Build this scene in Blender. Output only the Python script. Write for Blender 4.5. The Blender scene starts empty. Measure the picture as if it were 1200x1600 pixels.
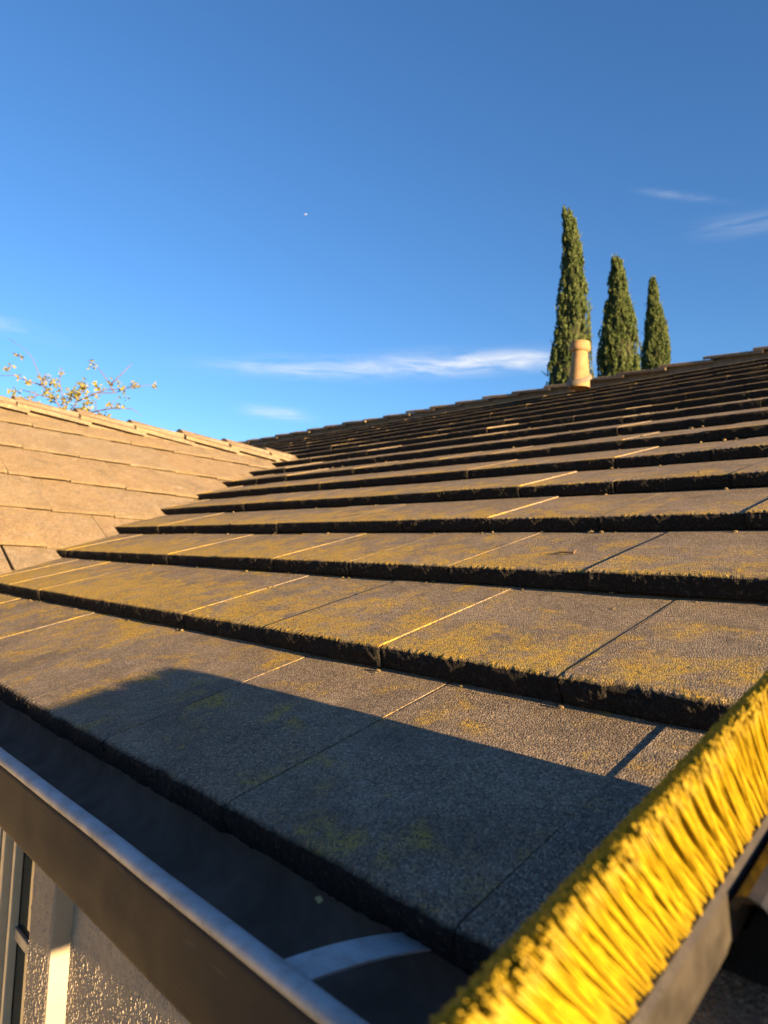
import bpy, bmesh, math, random
import numpy as np
from mathutils import Vector, Matrix, noise as mnoise

# ------------------------------------------------------------------ camera, sky, sun, exposure
scene = bpy.context.scene
COL = scene.collection
R = math.radians
FWD = Vector((-0.71438315, 0.69570624, 0.0751635)).normalized()
RGT = Vector((0.6993, 0.7136603, 0.04084705)).normalized()
UPV = RGT.cross(FWD).normalized()
CAM = Vector((0.60683, -0.37919, 0.24759))
FPX = 1059.7                                   # focal length in pixels of the 1200 x 1600 photograph

cd = bpy.data.cameras.new('camera'); cam = bpy.data.objects.new('camera', cd); COL.objects.link(cam)
cam.matrix_world = Matrix(((RGT.x, UPV.x, -FWD.x, CAM.x), (RGT.y, UPV.y, -FWD.y, CAM.y), (RGT.z, UPV.z, -FWD.z, CAM.z), (0, 0, 0, 1)))
cd.sensor_fit = 'HORIZONTAL'; cd.sensor_width = 36; cd.lens = FPX / 1200 * 36
cd.clip_start = 0.01; cd.clip_end = 6000
cd.dof.use_dof = True; cd.dof.focus_distance = 1.05; cd.dof.aperture_fstop = 9.5
scene.camera = cam

SUN_EL, SUN_AZ = 8.8, -1.5                     # degrees; azimuth from +x towards +y
world = bpy.data.worlds.new('World'); scene.world = world; world.use_nodes = True
wn, wl = world.node_tree.nodes, world.node_tree.links
wn.clear()
def wmath(op, a, b=None, c=None):
    n = wn.new('ShaderNodeMath'); n.operation = op
    for i, v in enumerate((a, b, c)):
        if v is None: continue
        if isinstance(v, (int, float)): n.inputs[i].default_value = v
        else: wl.new(v, n.inputs[i])
    return n.outputs[0]
sky = wn.new('ShaderNodeTexSky'); sky.sky_type = 'NISHITA'; sky.sun_disc = False
sky.sun_elevation = R(SUN_EL); sky.sun_rotation = R(90 - SUN_AZ)
sky.altitude = 0; sky.air_density = 1.0; sky.dust_density = 0.25; sky.ozone_density = 4.0
tc = wn.new('ShaderNodeTexCoord'); sep = wn.new('ShaderNodeSeparateXYZ'); wl.new(tc.outputs['Generated'], sep.inputs[0])
mx = wmath('MULTIPLY', sep.outputs[0], -1.0)
AZ = wmath('ARCTAN2', sep.outputs[1], mx)       # 0 towards -x, pi/2 towards +y
EL = wmath('ARCSINE', sep.outputs[2])
comb = wn.new('ShaderNodeCombineXYZ'); wl.new(wmath('MULTIPLY', AZ, 5.0), comb.inputs[0]); wl.new(wmath('MULTIPLY', EL, 34.0), comb.inputs[1])
cn = wn.new('ShaderNodeTexNoise'); cn.inputs['Scale'].default_value = 2.0; cn.inputs['Detail'].default_value = 7; cn.inputs['Roughness'].default_value = 0.62
cn.inputs['Distortion'].default_value = 0.6
wl.new(comb.outputs[0], cn.inputs['Vector'])
streak = wn.new('ShaderNodeMapRange'); streak.inputs['From Min'].default_value = 0.36; streak.inputs['From Max'].default_value = 0.68
wl.new(cn.outputs['Fac'], streak.inputs['Value'])
def wisp(a0, e0, sa, se, tilt, amp):
    da = wmath('SUBTRACT', AZ, a0)
    x = wmath('DIVIDE', da, sa)
    de = wmath('SUBTRACT', wmath('SUBTRACT', EL, e0), wmath('MULTIPLY', da, tilt))
    y = wmath('DIVIDE', de, se)
    r2 = wmath('ADD', wmath('POWER', wmath('ABSOLUTE', x), 3.0), wmath('MULTIPLY', y, y))
    return wmath('MULTIPLY', wmath('POWER', 2.718, wmath('MULTIPLY', r2, -1.0)), amp)
wisps = [wisp(0.80, 0.287, 0.24, 0.0125, 0.06, 0.62), wisp(0.93, 0.299, 0.13, 0.012, 0.0, 0.30),
         wisp(0.607, 0.211, 0.045, 0.007, -0.05, 0.55),
         wisp(1.185, 0.488, 0.05, 0.004, -0.25, 0.13), wisp(1.285, 0.442, 0.075, 0.010, -0.05, 0.20),
         wisp(0.20, 0.285, 0.10, 0.010, -0.1, 0.22), wisp(0.50, 0.145, 0.09, 0.012, 0.0, 0.4),
         wisp(1.75, 0.36, 0.25, 0.02, 0.05, 0.5), wisp(-0.5, 0.33, 0.3, 0.02, 0.03, 0.5), wisp(2.6, 0.27, 0.4, 0.02, -0.03, 0.5)]
tot = wisps[0]
for w_ in wisps[1:]: tot = wmath('ADD', tot, w_)
mask = wmath('MINIMUM', wmath('MULTIPLY', tot, wmath('ADD', wmath('MULTIPLY', streak.outputs[0], 1.25), 0.12)), 0.9)
cmix = wn.new('ShaderNodeMix'); cmix.data_type = 'RGBA'
hsv = wn.new('ShaderNodeHueSaturation'); hsv.inputs['Hue'].default_value = 0.505; hsv.inputs['Saturation'].default_value = 1.06; hsv.inputs['Value'].default_value = 1.0
wl.new(sky.outputs[0], hsv.inputs['Color'])
wl.new(mask, cmix.inputs['Factor']); wl.new(hsv.outputs[0], cmix.inputs['A']); cmix.inputs['B'].default_value = (3.4, 3.5, 3.7, 1)
bg = wn.new('ShaderNodeBackground'); bg.inputs['Strength'].default_value = 0.055; wl.new(cmix.outputs['Result'], bg.inputs['Color'])
wo = wn.new('ShaderNodeOutputWorld'); wl.new(bg.outputs[0], wo.inputs[0])

sd = bpy.data.lights.new('sun', 'SUN'); sd.energy = 5.0; sd.angle = R(0.5); sd.color = (1.0, 0.66, 0.32)
sun = bpy.data.objects.new('sun', sd); COL.objects.link(sun)
SUNV = Vector((math.cos(R(SUN_AZ)) * math.cos(R(SUN_EL)), math.sin(R(SUN_AZ)) * math.cos(R(SUN_EL)), math.sin(R(SUN_EL))))
sun.rotation_euler = SUNV.to_track_quat('Z', 'Y').to_euler()
vs = scene.view_settings
vs.view_transform = 'Standard'; vs.look = 'None'; vs.exposure = 2.35; vs.gamma = 1; vs.use_curve_mapping = False
scene.render.engine = 'CYCLES'
scene.render.resolution_x, scene.render.resolution_y = 768, 1024

# ------------------------------------------------------------------ helpers
rng = random.Random(7)
nrg = np.random.default_rng(11)
def link(name, me, mat=None, parent=None, mw=None):
    o = bpy.data.objects.new(name, me); COL.objects.link(o)
    if mat is not None and me is not None and not me.materials: me.materials.append(mat)
    if parent is not None: o.parent = parent
    if mw is not None: o.matrix_local = mw
    return o
def empty(name, loc, label, cat, group=None):
    o = bpy.data.objects.new(name, None); COL.objects.link(o); o.location = loc; o.empty_display_size = 0.05
    tag(o, label, cat, group); return o
def tag(o, label=None, cat=None, group=None, kind=None):
    if label: o['label'] = label
    if cat: o['category'] = cat
    if group: o['group'] = group
    if kind: o['kind'] = kind
    return o
def me_from(verts, faces, name='mesh', smooth=False):
    me = bpy.data.meshes.new(name); me.from_pydata([tuple(v) for v in verts], [], faces); me.update()
    if smooth: me.polygons.foreach_set('use_smooth', [True] * len(me.polygons))
    return me
def bm_me(bm, name='mesh', smooth=False):
    me = bpy.data.meshes.new(name); bmesh.ops.recalc_face_normals(bm, faces=bm.faces); bm.to_mesh(me); bm.free()
    if smooth: me.polygons.foreach_set('use_smooth', [True] * len(me.polygons))
    return me
def box(bm, x0, x1, y0, y1, z0, z1, bevel=0.0):
    vs_ = [bm.verts.new(v) for v in ((x0, y0, z0), (x1, y0, z0), (x1, y1, z0), (x0, y1, z0), (x0, y0, z1), (x1, y0, z1), (x1, y1, z1), (x0, y1, z1))]
    fs = [bm.faces.new([vs_[i] for i in f]) for f in ((0, 3, 2, 1), (4, 5, 6, 7), (0, 1, 5, 4), (1, 2, 6, 5), (2, 3, 7, 6), (3, 0, 4, 7))]
    if bevel:
        es = list({e for f in fs for e in f.edges})
        bmesh.ops.bevel(bm, geom=es, offset=bevel, segments=2, profile=0.6, affect='EDGES')
def box_me(x0, x1, y0, y1, z0, z1, bevel=0.0):
    bm = bmesh.new(); box(bm, x0, x1, y0, y1, z0, z1, bevel); return bm_me(bm)
def tube(bm, pts, radii, n=8, cap=True):
    rings = []
    prev = None
    for i, p in enumerate(pts):
        p = Vector(p)
        d = (Vector(pts[min(i + 1, len(pts) - 1)]) - Vector(pts[max(i - 1, 0)])).normalized()
        if prev is None:
            a = d.orthogonal().normalized()
        else:
            a = (prev - d * prev.dot(d)).normalized()
        prev = a; b = d.cross(a)
        r = radii[i] if isinstance(radii, (list, tuple)) else radii
        rings.append([bm.verts.new(p + (a * math.cos(2 * math.pi * k / n) + b * math.sin(2 * math.pi * k / n)) * r) for k in range(n)])
    for i in range(len(rings) - 1):
        for k in range(n): bm.faces.new((rings[i][k], rings[i][(k + 1) % n], rings[i + 1][(k + 1) % n], rings[i + 1][k]))
    if cap and n > 2:
        bm.faces.new(rings[0][::-1]); bm.faces.new(rings[-1])
def px_ray(px, py): return FWD * FPX + RGT * (px - 600) - UPV * (py - 800)
def at_depth(px, py, d): return CAM + px_ray(px, py) * (d / FPX)
def to_px(P):
    d = Vector(P) - CAM; z = d.dot(FWD)
    return (600 + FPX * d.dot(RGT) / z, 800 - FPX * d.dot(UPV) / z, z) if z > 1e-4 else (1e9, 1e9, z)

# ------------------------------------------------------------------ materials
class NT:
    def __init__(s, name):
        s.m = bpy.data.materials.new(name); s.m.use_nodes = True
        s.n, s.l = s.m.node_tree.nodes, s.m.node_tree.links
        s.b = s.n['Principled BSDF']
    def put(s, v, inp):
        if hasattr(v, 'is_linked'): s.l.new(v, inp)
        elif isinstance(v, tuple) and len(v) == 3 and inp.type == 'RGBA': inp.default_value = (*v, 1)
        else: inp.default_value = v
    def math(s, op, a, b=None, clamp=False):
        n = s.n.new('ShaderNodeMath'); n.operation = op; n.use_clamp = clamp; s.put(a, n.inputs[0])
        if b is not None: s.put(b, n.inputs[1])
        return n.outputs[0]
    def noise(s, vec, scale, detail=4, rough=0.55, dist=0.0, out='Fac'):
        n = s.n.new('ShaderNodeTexNoise'); n.inputs['Scale'].default_value = scale; n.inputs['Detail'].default_value = detail
        n.inputs['Roughness'].default_value = rough; n.inputs['Distortion'].default_value = dist
        if vec is not None: s.l.new(vec, n.inputs['Vector'])
        return n.outputs[out]
    def voro(s, vec, scale, out='Distance', feature='F1'):
        n = s.n.new('ShaderNodeTexVoronoi'); n.feature = feature; n.inputs['Scale'].default_value = scale
        s.l.new(vec, n.inputs['Vector']); return n.outputs[out]
    def ramp(s, v, lo, hi, a=0.0, b=1.0):
        n = s.n.new('ShaderNodeMapRange'); n.inputs['From Min'].default_value = lo; n.inputs['From Max'].default_value = hi
        n.inputs['To Min'].default_value = a; n.inputs['To Max'].default_value = b; s.l.new(v, n.inputs['Value']); return n.outputs[0]
    def mix(s, f, a, b, mode='MIX'):
        n = s.n.new('ShaderNodeMix'); n.data_type = 'RGBA'; n.blend_type = mode
        s.put(f, n.inputs['Factor']); s.put(a, n.inputs['A']); s.put(b, n.inputs['B']); return n.outputs['Result']
    def coords(s, kind='Object'):
        return s.n.new('ShaderNodeTexCoord').outputs[kind]
    def shifted(s, kind='Object'):
        oi = s.n.new('ShaderNodeObjectInfo'); v = s.n.new('ShaderNodeVectorMath'); v.operation = 'MULTIPLY_ADD'
        cx = s.n.new('ShaderNodeCombineXYZ')
        for i, k in enumerate((37.0, 53.0, 71.0)): s.l.new(s.math('MULTIPLY', oi.outputs['Random'], k), cx.inputs[i])
        s.l.new(s.coords(kind), v.inputs[0]); v.inputs[1].default_value = (1, 1, 1); s.l.new(cx.outputs[0], v.inputs[2])
        s.rand = oi.outputs['Random']
        return v.outputs[0]
    def sep(s, vec):
        n = s.n.new('ShaderNodeSeparateXYZ'); s.l.new(vec, n.inputs[0]); return n.outputs
    def bump(s, h, strength=1.0, dist=0.002, normal=None):
        n = s.n.new('ShaderNodeBump'); n.inputs['Strength'].default_value = strength; n.inputs['Distance'].default_value = dist
        s.l.new(h, n.inputs['Height'])
        if normal is not None: s.l.new(normal, n.inputs['Normal'])
        return n.outputs[0]
    def fin(s, color, rough=0.8, normal=None, spec=0.3, metal=0.0, **kw):
        s.put(color, s.b.inputs['Base Color']); s.put(rough, s.b.inputs['Roughness'])
        s.b.inputs['Specular IOR Level'].default_value = spec; s.b.inputs['Metallic'].default_value = metal
        if normal is not None: s.l.new(normal, s.b.inputs['Normal'])
        for k, v in kw.items(): s.put(v, s.b.inputs[k])
        return s.m

def tile_material(name, lichen=1.0, crusty=1.0, relief=1.0, base=((0.192, 0.146, 0.098), (0.285, 0.224, 0.152))):
    t = NT(name); v = t.shifted(); oc = t.coords()
    x, y, z = t.sep(oc)
    big = t.noise(v, 6.0, 5, 0.6); mid = t.noise(v, 26.0, 5, 0.65, 0.4); fine = t.noise(v, 260.0, 2, 0.7)
    vn = t.n.new('ShaderNodeTexVoronoi'); vn.inputs['Scale'].default_value = 500.0; t.l.new(v, vn.inputs['Vector']); grain = vn.outputs['Distance']; gcol = t.sep(vn.outputs['Color'])[0]
    c = t.mix(t.ramp(big, 0.32, 0.68), base[0], base[1])
    c = t.mix(t.math('MULTIPLY', t.ramp(t.rand, 0, 1), 0.55), c, (0.17, 0.150, 0.126))
    c = t.mix(t.ramp(t.noise(v, 15.0, 6, 0.72, 0.3), 0.53, 0.70, 0, 0.55), c, (0.30, 0.265, 0.215))
    c = t.mix(t.ramp(mid, 0.50, 0.70, 0, 0.6), c, (0.11, 0.095, 0.078))
    c = t.mix(t.ramp(fine, 0.34, 0.50, 0.5, 0), c, (0.05, 0.042, 0.033))
    c = t.mix(t.ramp(gcol, 0.0, 0.42, 0.62, 0), c, (0.035, 0.03, 0.024))
    c = t.mix(t.ramp(gcol, 0.72, 1.0, 0, 0.55), c, (0.50, 0.42, 0.30))
    c = t.mix(t.ramp(t.noise(v, 4.6, 8, 0.78, 0.6), 0.50, 0.64, 0, 0.55), c, (0.095, 0.080, 0.062))
    c = t.mix(t.ramp(t.noise(v, 21.0, 7, 0.8, 0.8), 0.60, 0.70, 0, 0.5), c, (0.40, 0.36, 0.30))
    # yellow lichen, thickest towards the exposed lower edge and on the lower courses
    wp = t.n.new('ShaderNodeNewGeometry').outputs['Position']; wx, wy, wz = t.sep(wp)
    edge = t.ramp(y, 0.0, 0.30, 0.17, 0.0)
    low = t.math('ADD', t.ramp(wy, 0.5, 2.4, 0.0, -0.16), t.ramp(wy, 0.0, 0.28, -0.20, 0.0)); left = t.ramp(wx, -1.2, 0.3, 0.08, -0.02)
    pat = t.noise(v, 13.0, 6, 0.68, 0.4)
    lf = t.math('ADD', t.math('ADD', pat, edge), t.math('ADD', low, left))
    lf = t.ramp(lf, 0.535, 0.70)
    lf = t.math('MULTIPLY', lf, t.ramp(t.math('ADD', t.math('MULTIPLY', t.noise(v, 120.0, 2, 0.7), 0.65), t.math('MULTIPLY', gcol, 0.35)), 0.36, 0.53))
    lf = t.math('MULTIPLY', lf, 0.92 * lichen)
    lc = t.mix(t.ramp(t.noise(v, 60.0, 2), 0.4, 0.65), (0.50, 0.315, 0.016), (0.38, 0.28, 0.06))
    c = t.mix(lf, c, lc)
    # black crust on the cut lower end and on the worn nose (a stain with its own ragged border)
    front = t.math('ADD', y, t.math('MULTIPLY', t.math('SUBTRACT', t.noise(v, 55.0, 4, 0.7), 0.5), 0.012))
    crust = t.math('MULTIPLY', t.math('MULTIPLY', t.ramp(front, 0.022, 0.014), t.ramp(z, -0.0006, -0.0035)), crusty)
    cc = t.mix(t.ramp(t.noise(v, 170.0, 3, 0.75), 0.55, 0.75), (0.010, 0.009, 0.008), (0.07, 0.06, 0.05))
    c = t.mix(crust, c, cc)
    h = t.math('ADD', t.math('MULTIPLY', fine, 0.7), t.math('ADD', t.math('MULTIPLY', grain, -0.9), t.math('MULTIPLY', t.noise(v, 70.0, 3, 0.7), 0.5)))
    h = t.math('ADD', h, t.math('MULTIPLY', lf, 0.25))
    nrm = t.bump(h, 0.8 * relief, 0.0032)
    return t.fin(c, 0.92, nrm, 0.25)

def simple(name, c1, c2, scale=20.0, rough=0.7, bump=0.0, bscale=80.0, spec=0.3, metal=0.0, bdist=0.002, **kw):
    t = NT(name); v = t.shifted()
    c = t.mix(t.ramp(t.noise(v, scale, 5, 0.6), 0.35, 0.65), c1, c2)
    nrm = t.bump(t.noise(v, bscale, 4, 0.65), bump, bdist) if bump else None
    r = t.ramp(t.noise(v, scale * 2.3, 4, 0.6), 0.3, 0.7, max(rough - 0.12, 0.02), min(rough + 0.12, 1))
    return t.fin(c, r, nrm, spec, metal, **kw)

M_TILE = tile_material('weathered_concrete_tile')
M_WING = tile_material('sandy_concrete_tile', 0.10, 0.3, 0.45, ((0.165, 0.116, 0.068), (0.215, 0.155, 0.094)))
M_CAP = tile_material('ridge_concrete_tile', 0.12, 0.0, 0.5, ((0.145, 0.104, 0.062), (0.195, 0.142, 0.088)))
M_DECK = simple('roof_felt', (0.012, 0.011, 0.010), (0.02, 0.018, 0.016), 15, 0.95)
M_GUT_IN = simple('gutter_trough_lightened', (0.125, 0.088, 0.066), (0.20, 0.145, 0.11), 14, 0.85, 0.4, 90, 0.1)  # lighter than the outside, so the shaded trough renders less black
M_TERRA = simple('terracotta', (0.20, 0.130, 0.060), (0.28, 0.188, 0.092), 9, 0.85, 0.3, 60)
M_MORTAR = simple('mortar', (0.13, 0.105, 0.078), (0.18, 0.15, 0.115), 30, 0.95, 0.6, 120)
M_FASCIA = simple('fascia_paint', (0.07, 0.05, 0.038), (0.10, 0.075, 0.055), 10, 0.7, 0.2, 40)
M_TRUNK = simple('cypress_bark', (0.07, 0.05, 0.035), (0.11, 0.085, 0.06), 12, 0.9, 0.8, 30, bdist=0.02)
M_TWIG = simple('twig_bark', (0.10, 0.065, 0.045), (0.15, 0.10, 0.07), 30, 0.85)
M_PLASTIC = simple('dusty_black_plastic', (0.020, 0.018, 0.016), (0.045, 0.040, 0.033), 22, 0.5, 0.3, 140, 0.5)
M_BLACK = simple('black_steel', (0.012, 0.012, 0.012), (0.022, 0.021, 0.02), 25, 0.3, 0.1, 60, 0.5)
M_HANDLE = simple('handle_varnish', (0.28, 0.18, 0.09), (0.36, 0.24, 0.13), 12, 0.45)
M_GROUND = simple('dry_lawn', (0.055, 0.070, 0.025), (0.11, 0.095, 0.05), 0.6, 0.95, 0.5, 14, bdist=0.03)
M_STUCCO_FLAT = simple('stucco', (0.30, 0.265, 0.215), (0.36, 0.32, 0.26), 8, 0.95, 0.6, 180, 0.2, bdist=0.003)
M_SKIN = simple('stucco_skin', (0.29, 0.255, 0.205), (0.34, 0.30, 0.245), 30, 1.0, 0.0, 180, 0.0)
M_WHITE = simple('aircraft_white', (0.78, 0.78, 0.78), (0.8, 0.8, 0.8), 3, 0.4)

t = NT('gutter_lip_paint'); v = t.coords(); sx, sy, sz = t.sep(v)
cxn = t.n.new('ShaderNodeCombineXYZ'); t.l.new(t.math('MULTIPLY', sx, 0.12), cxn.inputs[0]); t.l.new(sy, cxn.inputs[1]); t.l.new(sz, cxn.inputs[2])
g1 = t.noise(v, 9.0, 5, 0.6, 0.3); g2 = t.noise(cxn.outputs[0], 160.0, 3, 0.6)
c = t.mix(t.ramp(g1, 0.35, 0.7), (0.027, 0.0235, 0.0205), (0.040, 0.035, 0.030))
c = t.mix(t.ramp(g2, 0.64, 0.70, 0, 0.5), c, (0.09, 0.07, 0.05))
c = t.mix(t.ramp(t.noise(v, 24.0, 6, 0.7), 0.60, 0.72, 0, 0.4), c, (0.05, 0.042, 0.032))
M_GUT = t.fin(c, t.ramp(g1, 0.3, 0.7, 0.6, 0.8), t.bump(t.noise(v, 45.0, 4, 0.6), 0.25, 0.001), 0.12)
t = NT('worn_zinc'); v = t.coords()
g1 = t.noise(v, 30.0, 6, 0.7, 0.4)
c = t.mix(t.ramp(g1, 0.42, 0.70), (0.38, 0.38, 0.38), (0.27, 0.255, 0.235))
c = t.mix(t.ramp(t.noise(v, 70.0, 5, 0.7), 0.60, 0.72, 0, 0.8), c, (0.46, 0.38, 0.28))
M_LIP = t.fin(c, t.ramp(g1, 0.3, 0.7, 0.5, 0.75), t.bump(t.noise(v, 90.0, 4, 0.6), 0.4, 0.001), 0.5, 0.25)

t = NT('yellow_bristle'); v = t.shifted()
c = t.mix(t.ramp(t.noise(v, 120.0, 2), 0.35, 0.65), (0.26, 0.182, 0.002), (0.34, 0.245, 0.004))
M_BRISTLE = t.fin(c, 0.55, None, 0.3)

def leaf_mat(name, c1, c2, tr=0.25):
    t = NT(name); g = t.n.new('ShaderNodeNewGeometry')
    c = t.mix(t.ramp(t.noise(g.outputs['Position'], 1.4, 4, 0.65), 0.35, 0.65), c1, c2)
    c = t.mix(t.math('MULTIPLY', g.outputs['Random Per Island'], 0.55), c, tuple(k * 0.55 for k in c1))
    t.fin(c, 0.75, None, 0.25)
    tb = t.n.new('ShaderNodeBsdfTranslucent'); t.put(c, tb.inputs['Color'])
    ms = t.n.new('ShaderNodeMixShader'); ms.inputs[0].default_value = tr
    t.l.new(t.b.outputs[0], ms.inputs[1]); t.l.new(tb.outputs[0], ms.inputs[2])
    t.l.new(ms.outputs[0], t.n['Material Output'].inputs[0]); return t.m
M_CYP = leaf_mat('cypress_leaf', (0.062, 0.100, 0.030), (0.112, 0.142, 0.046), 0.15)
M_CORE = simple('cypress_dark_core', (0.022, 0.028, 0.012), (0.04, 0.045, 0.02), 3, 0.95)
M_LEAF = leaf_mat('autumn_leaf', (0.27, 0.28, 0.05), (0.40, 0.32, 0.10), 0.35)

# ------------------------------------------------------------------ ground
gm = me_from([(-3000, -3000, 0), (3000, -3000, 0), (3000, 3000, 0), (-3000, 3000, 0)], [(0, 1, 2, 3)])
GZ = -2.9
ground = link('ground', gm, M_GROUND); ground.location = (0, 0, GZ); tag(ground, kind='structure')

# ------------------------------------------------------------------ house
W, EXP, AL, TT = 0.30, 0.35369, 0.35736, 0.0385      # tile width, exposure, main pitch, butt height
TA = math.tan(AL)
NROW = 16
RZ, RY = NROW * EXP * math.sin(AL), NROW * EXP * math.cos(AL)
XEND = 2.35                                          # gable end
VX0, VK = -2.126, 0.632                              # valley: x = VX0 - VK * y
TB = TA / VK; BE = math.atan(TB)                     # wing pitch
WRZ = 1.085; WRX = VX0 - WRZ / TB; WRY = WRZ / TA     # wing ridge height, x, y where it dies into the main roof
house = empty('house', (0, 0, GZ), 'stucco house with weathered grey-brown concrete tile roof and sandy side wing', 'house')
HZ = Vector((0, 0, -GZ))
def hpart(name, me, mat, parent=None, mw=None):
    """a part of the house, mesh given in world coordinates"""
    p = parent or house
    o = link(name, me, mat, p)
    base = Matrix.Translation(HZ) if p is house else Matrix.Identity(4)
    o.matrix_local = base @ (mw if mw is not None else Matrix.Identity(4))
    return o

# --- tile meshes: profile along y (0 = exposed lower end) swept over the width, ragged nose
TL = EXP + 0.07
def tile_mesh(seed, ncol, hi, w=W - 0.0024, thick=TT - 0.003):
    r = random.Random(seed); th = thick
    if hi:
        prof = [(TL, 0), (EXP * 0.75, 0), (EXP * 0.4, 0), (0.10, 0), (0.04, 0), (0.016, 0), (0.007, -0.0008), (0.002, -0.003), (0, -0.007), (-0.0005, -0.013),
                (0.000, -0.019), (0.0005, -0.025), (0.002, -th + 0.003), (0.006, -th), (TL, -th)]
    else:
        prof = [(TL, 0), (0.02, 0), (0.003, -0.002), (0, -0.008), (0.001, -th), (TL, -th)]
    verts = []; faces = []; n = len(prof)
    off = Vector((seed * 3.7, seed * 1.3, 0))
    xs = [w * j / ncol for j in range(ncol + 1)]
    for j, x in enumerate(xs):
        ed = min(x, w - x); chip = max(0, 1 - ed / 0.005) * 0.0025 * abs(mnoise.noise(Vector((seed * 1.7, j, 4.4)))) * 2
        for i, (y, z) in enumerate(prof):
            yy, zz, xx = y, z, x
            if 5 <= i <= 12 and hi or (not hi and 2 <= i <= 3):
                a = mnoise.noise(Vector((x * 22, z * 40, 0)) + off) * 0.0035 + mnoise.noise(Vector((x * 130, z * 160, 3)) + off) * 0.0022 + mnoise.noise(Vector((x * 380, z * 400, 5)) + off) * 0.0012
                big = max(0.0, mnoise.noise(Vector((x * 14 + 50, 0, 9)) + off) - 0.42) * 0.018
                k = {5: 0.35, 6: 0.8}.get(i, 1.0) if hi else 1.0
                yy += (a + chip + big * (1.0 if i < 10 else 0.3)) * k
                if i in (6, 7, 8): zz += mnoise.noise(Vector((x * 150, 7, i)) + off) * 0.0012 - big * 0.25
            if hi and i <= 4 and 0 < j < ncol:
                zz += mnoise.noise(Vector((x * 9, y * 9, 2)) + off) * 0.0008
            verts.append((xx, yy, zz))
    for j in range(ncol):
        for i in range(n - 1):
            a = j * n + i; faces.append((a, a + 1, a + n + 1, a + n))
        a = j * n + n - 1; faces.append((a, j * n, (j + 1) * n, a + n))
    faces.append(tuple(range(n))[::-1]); faces.append(tuple(ncol * n + i for i in range(n)))
    me = bpy.data.meshes.new('tile'); me.from_pydata(verts, [], faces)
    bm = bmesh.new(); bm.from_mesh(me); bmesh.ops.recalc_face_normals(bm, faces=bm.faces); bm.to_mesh(me); bm.free()
    return me
HI = [tile_mesh(s, 60, True) for s in range(6)]
MIDT = [tile_mesh(20 + s, 14, False) for s in range(4)]
LOWT = [tile_mesh(40 + s, 3, False) for s in range(3)]
WINGM = [tile_mesh(60 + s, 14, False, w=W - 0.004, thick=0.012) for s in range(4)]
for me in HI + MIDT + LOWT: me.materials.append(M_TILE)
for me in WINGM: me.materials.append(M_WING)

# --- main roof
v_ = [(-9.2, -0.0, -0.10), (XEND, -0.0, -0.10), (XEND, RY, RZ - 0.075), (-9.2, RY, RZ - 0.075), (XEND, 2 * RY, -0.10), (-9.2, 2 * RY, -0.10)]
v_ = [(x, y + 0.035 * (y < 0.01), z) for x, y, z in v_]
bm = bmesh.new(); vv = [bm.verts.new(v) for v in v_]; vb = [bm.verts.new((v[0], v[1], v[2] - 0.05)) for v in v_]
for q in ((0, 1, 2, 3), (3, 2, 4, 5)): bm.faces.new([vv[i] for i in q]); bm.faces.new([vb[i] for i in q[::-1]])
for a, b in ((0, 1), (1, 2), (2, 4), (4, 5), (5, 3), (3, 0)): bm.faces.new((vv[a], vb[a], vb[b], vv[b]))
main_roof = hpart('main_roof', bm_me(bm), M_DECK)
tag(main_roof, 'long roof slope of dark-edged concrete tiles with yellow lichen')
TSL = math.atan((EXP * math.sin(AL) - TT) / (EXP * math.cos(AL)))
UOFF = {0: 0.0, 1: 0.58, 2: 0.074}
def tile_matrix(i, x, rs):
    y, z = i * EXP * math.cos(AL), i * EXP * math.sin(AL)
    wav = 0.006 * math.sin(x * 1.3 + i * 1.7) + 0.004 * math.sin(x * 3.1 + i * 0.6)
    far = min(1.0, i / 4)
    dy = rs.uniform(-0.002, 0.002) * (0.7 + 2 * far) + wav * 0.5 * (i > 0)
    dz = rs.uniform(-0.0008, 0.0008) * (1 + far)
    if i > 3 and rs.random() < 0.04: dy += rs.uniform(-0.014, 0.010)
    m = Matrix.Translation((x + 0.0025, y + dy, z + dz)) @ Matrix.Rotation(TSL + rs.uniform(-0.002, 0.002), 4, 'X')
    m = m @ Matrix.Rotation(rs.uniform(-0.0025, 0.0025), 4, 'Y') @ Matrix.Rotation(rs.uniform(-0.004, 0.004), 4, 'Z')
    return m
rest_bm = bmesh.new(); ntile = 0
for i in range(NROW):
    rs = random.Random(100 + i)
    y = i * EXP * math.cos(AL); z = i * EXP * math.sin(AL)
    u = UOFF.get(i, (0.5 if i % 2 else 0.05) + rs.uniform(-0.06, 0.06))
    k0 = math.floor(((VX0 - VK * y - 0.30) if z < WRZ - 0.06 else -9.0) / W)
    for k in range(k0, int(XEND / W) + 1):
        x = (k + u) * W
        if x + W > XEND + 0.02: continue
        m = tile_matrix(i, x, rs)
        vis = False
        for (cx_, cy_) in ((0, 0), (W, 0), (0, EXP), (W, EXP), (W / 2, EXP / 2)):
            q = to_px(m @ Vector((cx_, cy_, 0)))
            if q[2] > 0.05 and -15 < q[0] < 1215 and -15 < q[1] < 1640: vis = True
        if i >= 9 and to_px(m @ Vector((W, 0, 0)))[0] < 405: vis = False
        if i <= 3 or (i <= 5 and x > -2.5): src = HI[rs.randrange(6)]
        elif i <= 9: src = MIDT[rs.randrange(4)]
        else: src = LOWT[rs.randrange(3)]
        if vis:
            hpart('roof_tile', src, None, main_roof, m); ntile += 1
        else:
            tmp = bmesh.new(); tmp.from_mesh(LOWT[k % 3]); tmp.transform(m); mm = bpy.data.meshes.new('t'); tmp.to_mesh(mm); tmp.free()
            rest_bm.from_mesh(mm); bpy.data.meshes.remove(mm)
rest = hpart('roof_tiles', bm_me(rest_bm), M_TILE, main_roof); tag(rest, kind='stuff')

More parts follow.
